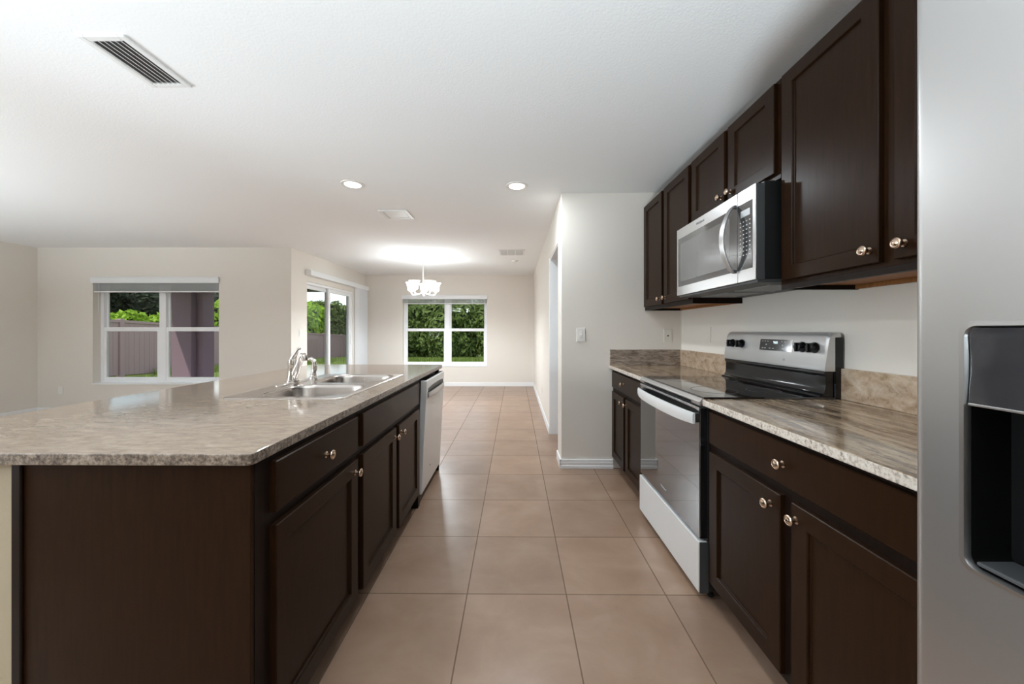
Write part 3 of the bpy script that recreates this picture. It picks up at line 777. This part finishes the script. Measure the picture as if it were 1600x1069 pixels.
build('dispenser_cavity', MB().loft([dloop(.0045, FXF + .003), dloop(.007, FXF + .062)], False, True), M['black_matte'], fz, smooth=True)
cpn = build('dispenser_controls', MB().loft([[(FXF + .001 + .010 * math.sin(PI * (z - DZM) / (DZ1 - DZM)) ** 2 * .25, y, z) for y in (DY0 + .006, DY0 + .08, DY1 - .08, DY1 - .006)] + [(FXF + .02, y, z) for y in (DY1 - .006, DY0 + .006)] for z in (DZM, DZM + .02, DZM + .045, DZM + .07, DZM + .09, DZ1 - .006)]), M['disp_gloss'], fz, smooth=True)
build('control_rim', MB().box(FXF - .001, FXF + .022, DY0 + .006, DY1 - .006, DZM - .004, DZM), M['steel'], fz, bevel=.001)
build('water_paddle', MB().box(FXF + .035, FXF + .042, .40, .45, .96, 1.08), M['grey_dark'], fz, bevel=.004)
build('drip_tray', MB().box(FXF + .004, FXF + .058, DY0 + .012, DY1 - .012, DZ0 + .008, DZ0 + .014), M['grey_dark'], fz, bevel=.002)
for (p_, yy) in ((fz, .245), (fd, .165)):
    build('door_handle', MB().tube([(FXF, yy, .55), (FXF - .045, yy, .58), (FXF - .05, yy, .62), (FXF - .05, yy, 1.48), (FXF - .045, yy, 1.52), (FXF, yy, 1.55)], .012, 12), M['steel'], p_, smooth=True)

# ------------------------------------------------------------------ wall plates
def plate_y(name, label, cat, x, y, z, kind='switch', w=.070, h=.115):
    """plate on a wall whose visible face points to -Y"""
    t = thing(name, label, cat, (x, y, z))
    p = build('cover_plate', MB().box(x - w / 2, x + w / 2, y - .006, y, z - h / 2, z + h / 2), M['plastic'] if kind != 'coax' else M['plate'], t, bevel=.002)
    if kind == 'switch':
        build('rocker', MB().prism([(y - .0061, z - .033), (y - .012, z - .002), (y - .0085, z), (y - .0061, z + .033)], 'x', x - .016, x + .016), M['plastic'], p, bevel=.001)
    elif kind == 'coax':
        build('coax_jack', MB().lathe([(.007, -.006), (.007, -.010), (.0045, -.011), (.0045, -.016), (.001, -.016)], (x, y, z), 'y', 12), M['grey_dark'], p)
    else:
        for dz in (-.02, .02): build('socket', MB().box(x - .016, x + .016, y - .0075, y - .006, z + dz - .013, z + dz + .013), M['plastic'], p, bevel=.001)
    return t
plate_y('light_switch', 'ivory rocker light switch on the wall at the end of the kitchen', 'light switch', .584, YN, 1.181, 'switch', .075, .12)
plate_y('cable_outlet', 'wall plate with a dark round jack above the far backsplash', 'outlet', 1.350, YN, 1.174, 'coax')
plate_y('power_outlet', 'small power outlet low on the living area wall left of its window', 'outlet', -6.69, YL, .34, 'outlet')
def plate_x(name, label, cat, xw, s, y, z, kind):
    t = thing(name, label, cat, (xw, y, z))
    p = build('cover_plate', MB().box(xw, xw + s * .006, y - .036, y + .036, z - .058, z + .058), M['wall'] if kind == 'blank' else M['plastic'], t, bevel=.002)
    if kind == 'switch': build('rocker', MB().box(xw + s * .006, xw + s * .010, y - .016, y + .016, z - .033, z + .033), M['plastic'], p, bevel=.001)
    else:
        for dz in (-.02, .02): build('socket', MB().box(xw + s * .006, xw + s * .0075, y - .016, y + .016, z + dz - .013, z + dz + .013), M['plate'], p, bevel=.001)
plate_x('power_outlet', 'wall-coloured power outlet over the backsplash beyond the range', 'outlet', XR, -1, 2.72, 1.188, 'blank')
plate_x('light_switch', 'white light switch on the wall beside the sliding door', 'light switch', XD, 1, 5.42, 1.18, 'switch')
plate_x('power_outlet', 'white power outlet low on the dining side of the hall wall', 'outlet', XH, -1, 5.4, .34, 'outlet')

# ================================================================== ceiling fixtures
def can_light(x, y, label, grp=None, p=1.0):
    t = thing('recessed_light', label, 'ceiling light', (x, y, H), grp)
    build('trim_ring', MB().loft([[(x + r_ * math.cos(2 * PI * k / 40), y + r_ * math.sin(2 * PI * k / 40), z_) for k in range(40)] for r_, z_ in ((.092, H), (.090, H - .005), (.078, H - .008), (.066, H - .006), (.064, H - .002))], False, False), M['plastic'], t, smooth=True)
    build('lens', MB().lathe([(.065, H - .0005), (.064, H - .0045), (.03, H - .006), (.001, H - .0065)], (x, y, 0), 'z', 32), M['lens'], t, smooth=True)
    l = bpy.data.lights.new('recessed_lamp', 'AREA'); l.shape = 'DISK'; l.size = .12; l.energy = P_CAN * p; l.color = LAMP_COL
    lo = bpy.data.objects.new('recessed_lamp', l); lo.location = (0, 0, -.012); lo.parent = t; COL.objects.link(lo)
can_light(-1.353, 2.963, 'lit recessed ceiling light above the sink side of the island')
can_light(.016, 3.007, 'lit recessed ceiling light above the tiled aisle')
can_light(-1.353, .45, 'unseen added recessed ceiling light over the near end of the island', None, .5)  # unseen ceiling lights, suggested by refrigerator reflections, added to brighten the room
can_light(.016, .45, 'unseen added recessed ceiling light above the aisle beside the refrigerator', None, .5)
can_light(-1.353, -1.8, 'unseen added recessed ceiling light in the far left of the room behind the kitchen', None, .3)
can_light(.016, -1.8, 'unseen added recessed ceiling light in the room behind the refrigerator', None, .3)

def add_uplight(x, y, label, p=1.0):  # invented lamp out of view, added to brighten the room off the ceiling
    t = thing('fill_uplight', label, 'fill lamp', (x, y, 0))
    build('base', MB().lathe([(.15, 0), (.15, .015), (.13, .025), (.02, .035), (.001, .036)], (x, y, 0), 'z', 32), M['fixture'], t, smooth=True)
    build('pole', MB().lathe([(.013, .03), (.013, .82)], (x, y, 0), 'z', 12), M['fixture'], t, smooth=True)
    build('lamp_bowl', MB().lathe([(.015, .80), (.10, .81), (.18, .84), (.22, .88), (.216, .88), (.175, .846), (.095, .818), (.001, .812)], (x, y, 0), 'z', 32, False), M['fixture'], t, smooth=True)
    l = bpy.data.lights.new('fill_uplight_light', 'SPOT'); l.shadow_soft_size = .12; l.energy = P_FILL_UP * p; l.color = FILL_COL; l.spot_size = R(165); l.spot_blend = .35
    lo = bpy.data.objects.new('fill_uplight_light', l); lo.location = (0, 0, .90); lo.rotation_euler = (PI, 0, 0); lo.parent = t; COL.objects.link(lo)
add_uplight(-5.5, 1.0, 'unseen added fill uplight in the living area beside the left wall', 1.5)
add_uplight(-5.0, -3.2, 'unseen added fill uplight in the back corner of the living area', .9)
add_uplight(-2.9, -.9, 'unseen added fill uplight standing behind the bar side of the island', .2)
add_uplight(.12, -.80, 'unseen added fill uplight standing behind the viewer in the kitchen aisle', 1.15)
gx, gy = -3.5, .35  # invented globe lamp, added out of view to light the kitchen from the left
t = thing('fill_globe', 'unseen added fill lamp with a large white paper globe in the living area', 'fill lamp', (gx, gy, 0))
build('base', MB().lathe([(.16, 0), (.16, .015), (.02, .03), (.001, .03)], (gx, gy, 0), 'z', 32), M['fixture'], t, smooth=True)
build('pole', MB().lathe([(.012, .03), (.012, .97)], (gx, gy, 0), 'z', 12), M['fixture'], t, smooth=True)
build('globe_shell', MB().lathe([(.20 * math.sin(PI * k / 12) + .001, 1.15 - .20 * math.cos(PI * k / 12)) for k in range(13)], (gx, gy, 0), 'z', 32), M['shade'], t, smooth=True)
l = bpy.data.lights.new('fill_globe_light', 'POINT'); l.shadow_soft_size = .23; l.energy = P_FILL_GLOBE; l.color = FILL_COL
lo = bpy.data.objects.new('fill_globe_light', l); lo.location = (0, 0, 1.15); lo.parent = t; COL.objects.link(lo)
l = bpy.data.lights.new('fill_side_spot', 'SPOT'); l.shadow_soft_size = .23; l.energy = P_FILL_SIDE; l.color = FILL_COL; l.spot_size = R(105); l.spot_blend = .8  # added spot aimed at the kitchen run, mimics daylight from the windows
lo = bpy.data.objects.new('fill_side_spot', l); lo.location = (0, 0, 1.15); lo.parent = t; COL.objects.link(lo)
lo.rotation_euler = Vector((-5.0, -1.7, .10)).to_track_quat('Z', 'Y').to_euler()

# chandelier
CX, CY = -1.510, 5.86
t = thing('chandelier', 'lit five arm chandelier with white glass shades over the dining area', 'chandelier', (CX, CY, 1.78))
build('canopy', MB().lathe([(.065, H), (.064, H - .012), (.03, H - .028), (.01, H - .034)], (CX, CY, 0), 'z', 28), M['fixture'], t, smooth=True)
build('rod', MB().lathe([(.011, H - .03), (.011, 1.99)], (CX, CY, 0), 'z', 12), M['fixture'], t, smooth=True)
build('hub', MB().lathe([(.012, 2.0), (.022, 1.98), (.016, 1.95), (.030, 1.90), (.034, 1.865), (.02, 1.83), (.010, 1.81), (.013, 1.80), (.001, 1.785)], (CX, CY, 0), 'z', 20), M['fixture'], t, smooth=True)
for k in range(5):
    a = R(100 + 72 * k); c_, s_ = math.cos(a), math.sin(a)
    f = lambda r_, z_: (CX + c_ * r_, CY + s_ * r_, z_)
    arm = build('arm', MB().tube([f(.02, 1.86), f(.06, 1.825), f(.12, 1.808), f(.18, 1.815), f(.205, 1.835), f(.21, 1.862)], .008, 10), M['fixture'], t, smooth=True)
    build('lamp_socket', MB().lathe([(.016, 1.85), (.022, 1.862), (.022, 1.878), (.012, 1.885)], (CX + c_ * .21, CY + s_ * .21, 0), 'z', 16), M['fixture'], arm, smooth=True)
    build('glass_shade', MB().lathe([(.030, 1.872), (.050, 1.880), (.058, 1.905), (.062, 1.95), (.072, 1.99), (.090, 2.015), (.087, 2.015), (.068, 1.985), (.058, 1.94), (.05, 1.89)], (CX + c_ * .21, CY + s_ * .21, 0), 'z', 24, False), M['shade'], arm, smooth=True)
    l = bpy.data.lights.new('chandelier_lamp', 'POINT'); l.shadow_soft_size = .05; l.specular_factor = .1; l.energy = P_CHAND; l.color = LAMP_COL
    lo = bpy.data.objects.new('chandelier_lamp', l); lo.location = (c_ * .21, s_ * .21, 2.03 - 1.78); lo.parent = t; COL.objects.link(lo)
    l = bpy.data.lights.new('chandelier_glow', 'POINT'); l.shadow_soft_size = .05; l.specular_factor = .1; l.energy = P_CHAND * 5; l.color = LAMP_COL
    lo = bpy.data.objects.new('chandelier_glow', l); lo.location = (c_ * .22, s_ * .22, 1.79 - 1.78); lo.parent = t; COL.objects.link(lo)
    l = bpy.data.lights.new('chandelier_downlight', 'SPOT'); l.shadow_soft_size = .05; l.spot_size = R(175); l.spot_blend = .5; l.specular_factor = .1; l.energy = P_CHAND * 22; l.color = LAMP_COL
    lo = bpy.data.objects.new('chandelier_downlight', l); lo.location = (c_ * .22, s_ * .22, 1.79 - 1.78); lo.parent = t; COL.objects.link(lo)

# vents
def slat_vent(label, x0, x1, y0, y1, n, fr=.028, deep=.03, along='y'):
    t = thing('ceiling_vent', label, 'ceiling vent', ((x0 + x1) / 2, (y0 + y1) / 2, H))
    i0, i1, j0, j1 = x0 + fr, x1 - fr, y0 + fr, y1 - fr
    build('frame', MB().box(x0, i0, y0, y1, H - .010, H).box(i1, x1, y0, y1, H - .010, H).box(i0, i1, y0, j0, H - .010, H).box(i0, i1, j1, y1, H - .010, H), M['vent'], t, bevel=.004)
    build('duct_opening', MB().box(i0, i1, j0, j1, H - .0015, H - .0002), M['vent_dark'], t)
    for k in range(n):
        if along == 'y':
            xc = i0 + (i1 - i0) * (k + .5) / n; h = .010
            build('louver', MB().prism([(xc - .010, H - .0035), (xc + .004, H - .0125), (xc + .0055, H - .0115), (xc - .0085, H - .0025)], 'y', j0, j1), M['vent'], t)
        else:
            yc = j0 + (j1 - j0) * (k + .5) / n
            build('louver', MB().prism([(yc - .008, H - .0035), (yc + .004, H - .0105), (yc + .0055, H - .0095), (yc - .0065, H - .0025)], 'x', i0, i1), M['vent'], t)
    return t
slat_vent('long white louvered vent in the ceiling nearest the viewer, left of the island light', -1.808, -1.608, 1.452, 1.765, 6)
t = thing('ceiling_vent', 'small square white air diffuser between the two recessed lights and the chandelier', 'ceiling vent', (-1.24, 3.73, H))
build('frame', MB().box(-1.388, -1.352, 3.595, 3.862, H - .012, H).box(-1.126, -1.09, 3.595, 3.862, H - .012, H).box(-1.352, -1.126, 3.595, 3.628, H - .012, H).box(-1.352, -1.126, 3.829, 3.862, H - .012, H), M['vent'], t, bevel=.004)
build('diffuser_panel', MB().box(-1.345, -1.133, 3.635, 3.822, H - .006, H), M['vent'], t, bevel=.002)
t = thing('return_vent', 'wide flat return air grille in the ceiling near the hall wall', 'ceiling vent', (-.05, 5.57, H))
build('frame', MB().box(-.25, .155, 5.37, 5.40, H - .006, H).box(-.25, .155, 5.75, 5.78, H - .006, H).box(-.25, -.22, 5.40, 5.75, H - .006, H).box(.125, .155, 5.40, 5.75, H - .006, H)
      .box(-.115, -.10, 5.40, 5.75, H - .006, H).box(.0, .015, 5.40, 5.75, H - .006, H), M['vent'], t, bevel=.002)
gm = MB()
for i in range(26): gm.box(-.22, .125, 5.405 + i * .0132, 5.411 + i * .0132, H - .005, H - .001)
build('grille', gm, M['vent'], t)
build('duct_opening', MB().box(-.22, .125, 5.40, 5.75, H - .0008, H - .0002), M['vent_dark'], t)
sd = build('smoke_detector', MB().lathe([(.055, H), (.055, H - .015), (.04, H - .032), (.001, H - .034)], (0, 6.2, 0), 'z', 24), M['plastic'], smooth=True)
tag(sd, 'small round white smoke detector beyond the return air grille', 'smoke detector')

# ================================================================== outdoors
random.seed(4); rng = np.random.default_rng(7)
def gz(y): return -.15 if y < 9 else -.15 - .045 * (y - 9)
ys = [-6, 4, 5.39, 9, 12, 16, 20, 24, 28, 34, 60, 110]
gv = []; gf = []
for i, y in enumerate(ys): gv += [(-70, y, gz(min(y, 34)) - .01), (50, y, gz(min(y, 34)) - .01)]
for i in range(len(ys) - 1): gf.append((2 * i, 2 * i + 1, 2 * i + 3, 2 * i + 2))
g = MB().add(gv, gf)
gv2 = [(a, b, c - .3) for a, b, c in gv]
g.add(gv2, [f[::-1] for f in gf])
struct('ground', g, M['soil'])
struct('porch_slab', MB().box(-7.8, XD - .15, YL + .2, 8.6, -.30, -.04), M['concrete'])
struct('porch_beam', MB().box(-7.8, XD - .15, 8.02, 8.40, 2.13, 2.44).box(-7.80, -7.42, YL + .2, 8.02, 2.13, 2.44), M['soffit'])
struct('porch_roof', MB().box(-8.1, XD - .15, YL + .2, 8.75, 2.44, 2.60), M['soffit'])
t = thing('porch_pillar', 'mauve stucco porch pillar standing outside the living area window', 'pillar', (-7.5, 8.2, -.04))
build('shaft', MB().box(-7.75, -7.30, 7.98, 8.42, -.04, 2.13), M['stucco'], t, bevel=.01)
build('pilaster', MB().box(-7.58, -7.16, 8.12, 8.44, -.04, 2.13), M['stucco'], t, bevel=.01)

# fence along the left of the yard
t = thing('privacy_fence', 'tall taupe vinyl privacy fence along the left side of the yard', 'fence', (-12.5, 18, gz(18)))
y = 4.0
while y < 33:
    y2 = y + 2.4; a, b = gz(y), gz(y2)
    mb = MB()
    nb = 14
    for i in range(nb):
        u0, u1 = y + .07 + (2.4 - .14) * i / nb, y + .07 + (2.4 - .14) * (i + 1) / nb - .006
        za, zb_ = gz(u0), gz(u1)
        mb.loft([[(-12.52, u0, za + .05), (-12.48, u0, za + .05), (-12.48, u0, za + 1.74), (-12.52, u0, za + 1.74)], [(-12.52, u1, zb_ + .05), (-12.48, u1, zb_ + .05), (-12.48, u1, zb_ + 1.74), (-12.52, u1, zb_ + 1.74)]])
    build('board_panel', mb, M['fence'], t)
    build('top_rail', MB().loft([[(-12.55, yy, z_ + 1.72), (-12.45, yy, z_ + 1.72), (-12.45, yy, z_ + 1.80), (-12.55, yy, z_ + 1.80)] for yy, z_ in ((y + .06, a), (y2 - .06, b))]), M['fence'], t)
    build('post', MB().box(-12.57, -12.43, y - .065, y + .065, a - .1, a + 1.84), M['fence'], t, bevel=.01)
    y = y2

def plant_mesh(name, blobs, n, size, seed, mat_, trunk=None):
    rg = np.random.default_rng(seed)
    bl = np.array(blobs, float)       # cx cy cz rx ry rz
    wts = bl[:, 3] * bl[:, 5]; wts /= wts.sum()
    k = rg.choice(len(bl), n, p=wts)
    d = rg.normal(size=(n, 3)); d /= np.linalg.norm(d, axis=1)[:, None]
    c = bl[k, :3] + d * bl[k, 3:6] * (rg.uniform(.72, 1.08, n)[:, None])
    c[:, 2] = np.maximum(c[:, 2], .02)
    nrm = d + rg.normal(size=(n, 3)) * .65 + np.array([0, 0, .35]); nrm /= np.linalg.norm(nrm, axis=1)[:, None]
    a = np.cross(nrm, rg.normal(size=(n, 3))); a /= np.linalg.norm(a, axis=1)[:, None]
    b = np.cross(nrm, a)
    s = (size * rg.uniform(.6, 1.35, n))[:, None]
    v = np.stack([c + a * s, c + b * s * .42 + nrm * s * .12, c - a * s * .8, c - b * s * .42 + nrm * s * .12], 1).reshape(-1, 3)
    f = np.arange(4 * n).reshape(-1, 4)
    verts = v.tolist(); faces = f.tolist()
    me = bpy.data.meshes.new(name); me.from_pydata(verts, [], faces); me.materials.append(mat_)
    # dense inside of the crown, broken up, so that the plant is not see-through
    mb = MB()
    for q in bl:
        loops = []
        for i in range(1, 8):
            th = PI * i / 8
            loops.append([(q[0] + q[3] * .74 * math.sin(th) * math.cos(2 * PI * j / 12) * rg.uniform(.85, 1.1), q[1] + q[4] * .74 * math.sin(th) * math.sin(2 * PI * j / 12) * rg.uniform(.85, 1.1), max(.0, q[2] + q[5] * .74 * math.cos(th) * rg.uniform(.9, 1.08))) for j in range(12)])
        mb.loft(loops)
    core = bpy.data.meshes.new(name + '_twigs'); core.from_pydata(mb.v, [], mb.f); core.materials.append(M['leaf_dark'])
    return me, core
def bushblobs(w, d, h, n, seed):
    rg = random.Random(seed); out = []
    for i in range(n):
        r_ = rg.uniform(.28, .45) * h * .5
        out.append((rg.uniform(-w / 2 + r_, w / 2 - r_), rg.uniform(-d / 2 + r_, d / 2 - r_), rg.uniform(.18 * h, h - r_), r_ * rg.uniform(.9, 1.3), r_, r_ * rg.uniform(.8, 1.1)))
    out.append((0, 0, h * .33, w * .38, d * .38, h * .33))
    return out
KINDS = {
    'bright': [plant_mesh('leafy_crown', bushblobs(2.6, 2.0, 3.0, 13, 10 + i), 5200, .15, 20 + i, M['leaf_bright']) for i in range(2)],
    'mid': [plant_mesh('leafy_crown', bushblobs(3.0, 2.2, 3.4, 15, 30 + i), 6000, .165, 40 + i, M['leaf_mid']) for i in range(3)],
    'dark': [plant_mesh('leafy_crown', bushblobs(3.6, 3.0, 6.0, 18, 50 + i), 5600, .20, 60 + i, M['leaf_dark']) for i in range(2)],
}
_pc = [0]
def plant(kind, x, y, s, label, cat, grp, name='shrub', sz=None):
    k = _pc[0]; _pc[0] += 1
    me, core = KINDS[kind][k % len(KINDS[kind])]
    z = gz(min(y, 34)) - .03
    t = thing(name, label, cat, (x, y, z), grp)
    t.rotation_euler[2] = random.uniform(0, 6.28)
    t.scale = (s, s, s * (sz or 1))
    a = bpy.data.objects.new('foliage', me); COL.objects.link(a); a.parent = t
    b = bpy.data.objects.new('twigs', core); COL.objects.link(b); b.parent = t
G1 = 'shrubs in the dense thicket behind the back lawn'
for i in range(7):
    plant('mid', -9.6 + i * 2.0, 26.0 + (i % 2) * .5, 1.08 + .10 * ((i * 7) % 4), 'leafy green shrub in the dense thicket behind the back lawn', 'shrub', G1, sz=1.15)
G2 = 'bushy trees rising behind the thicket'
for i in range(5):
    plant('mid' if i % 2 else 'dark', -11 + i * 3.0, 30.6 + (i % 2), 1.35 if i % 2 else 1.0, 'tall bushy tree rising behind the back thicket', 'tree', G2, 'tree', 1.15)
G3 = 'bright shrubs growing over the side fence'
for i in range(5):
    plant('bright', -13.95 - (i % 2) * .3, 9.5 + i * 1.75, [.80, .84, .82, 1.02, 1.08][i], 'bright yellow-green shrub with its top showing over the side fence', 'shrub', G3)
G4 = 'dark trees beyond the side fence'
for i in range(8):
    plant('dark', -17.3 - (i % 2) * .9, 9.8 + i * 1.75, .74, 'dark evergreen tree standing beyond the side fence', 'tree', G4, 'tree')
G5 = 'green shrubs beyond the far part of the side fence'
for i in range(8):
    plant('bright' if i < 4 else 'mid', -14.6 - (i % 2) * .6, 18.6 + i * 2.2, 1.30 if i < 4 else 1.18, 'tall green shrub beyond the far part of the side fence', 'shrub', G5, sz=1.16)

# grass tufts: along the fence foot and at the edge of the thicket
def grass(n, area, hmin, hmax):
    x0, x1, y0, y1 = area
    px = rng.uniform(x0, x1, n); py = rng.uniform(y0, y1, n)
    pz = np.array([gz(v) for v in py]) - .01
    h = rng.uniform(hmin, hmax, n); a = rng.uniform(0, 2 * PI, n); wd = .022
    lx, ly = np.cos(a) * h * .4, np.sin(a) * h * .4
    v = np.stack([np.stack([px - np.sin(a) * wd, py + np.cos(a) * wd, pz], 1), np.stack([px + np.sin(a) * wd, py - np.cos(a) * wd, pz], 1), np.stack([px + lx, py + ly, pz + h], 1)], 1).reshape(-1, 3)
    return v.tolist(), np.arange(3 * n).reshape(-1, 3).tolist()
gm = MB()
for args in ((9000, (-12.4, -11.2, 12, 30), .08, .32), (16000, (-11, 2, 22.5, 25.3), .08, .30), (9000, (-11.5, 0, 10, 22.5), .04, .12)):
    gm.add(*grass(*args))
me = bpy.data.meshes.new('lawn_grass'); me.from_pydata(gm.v, [], gm.f); me.materials.append(M['grass'])
o = bpy.data.objects.new('lawn_grass', me); COL.objects.link(o)
tag(o, 'uncut green lawn grass growing in the back yard and at the fence foot', 'grass', kind='stuff')
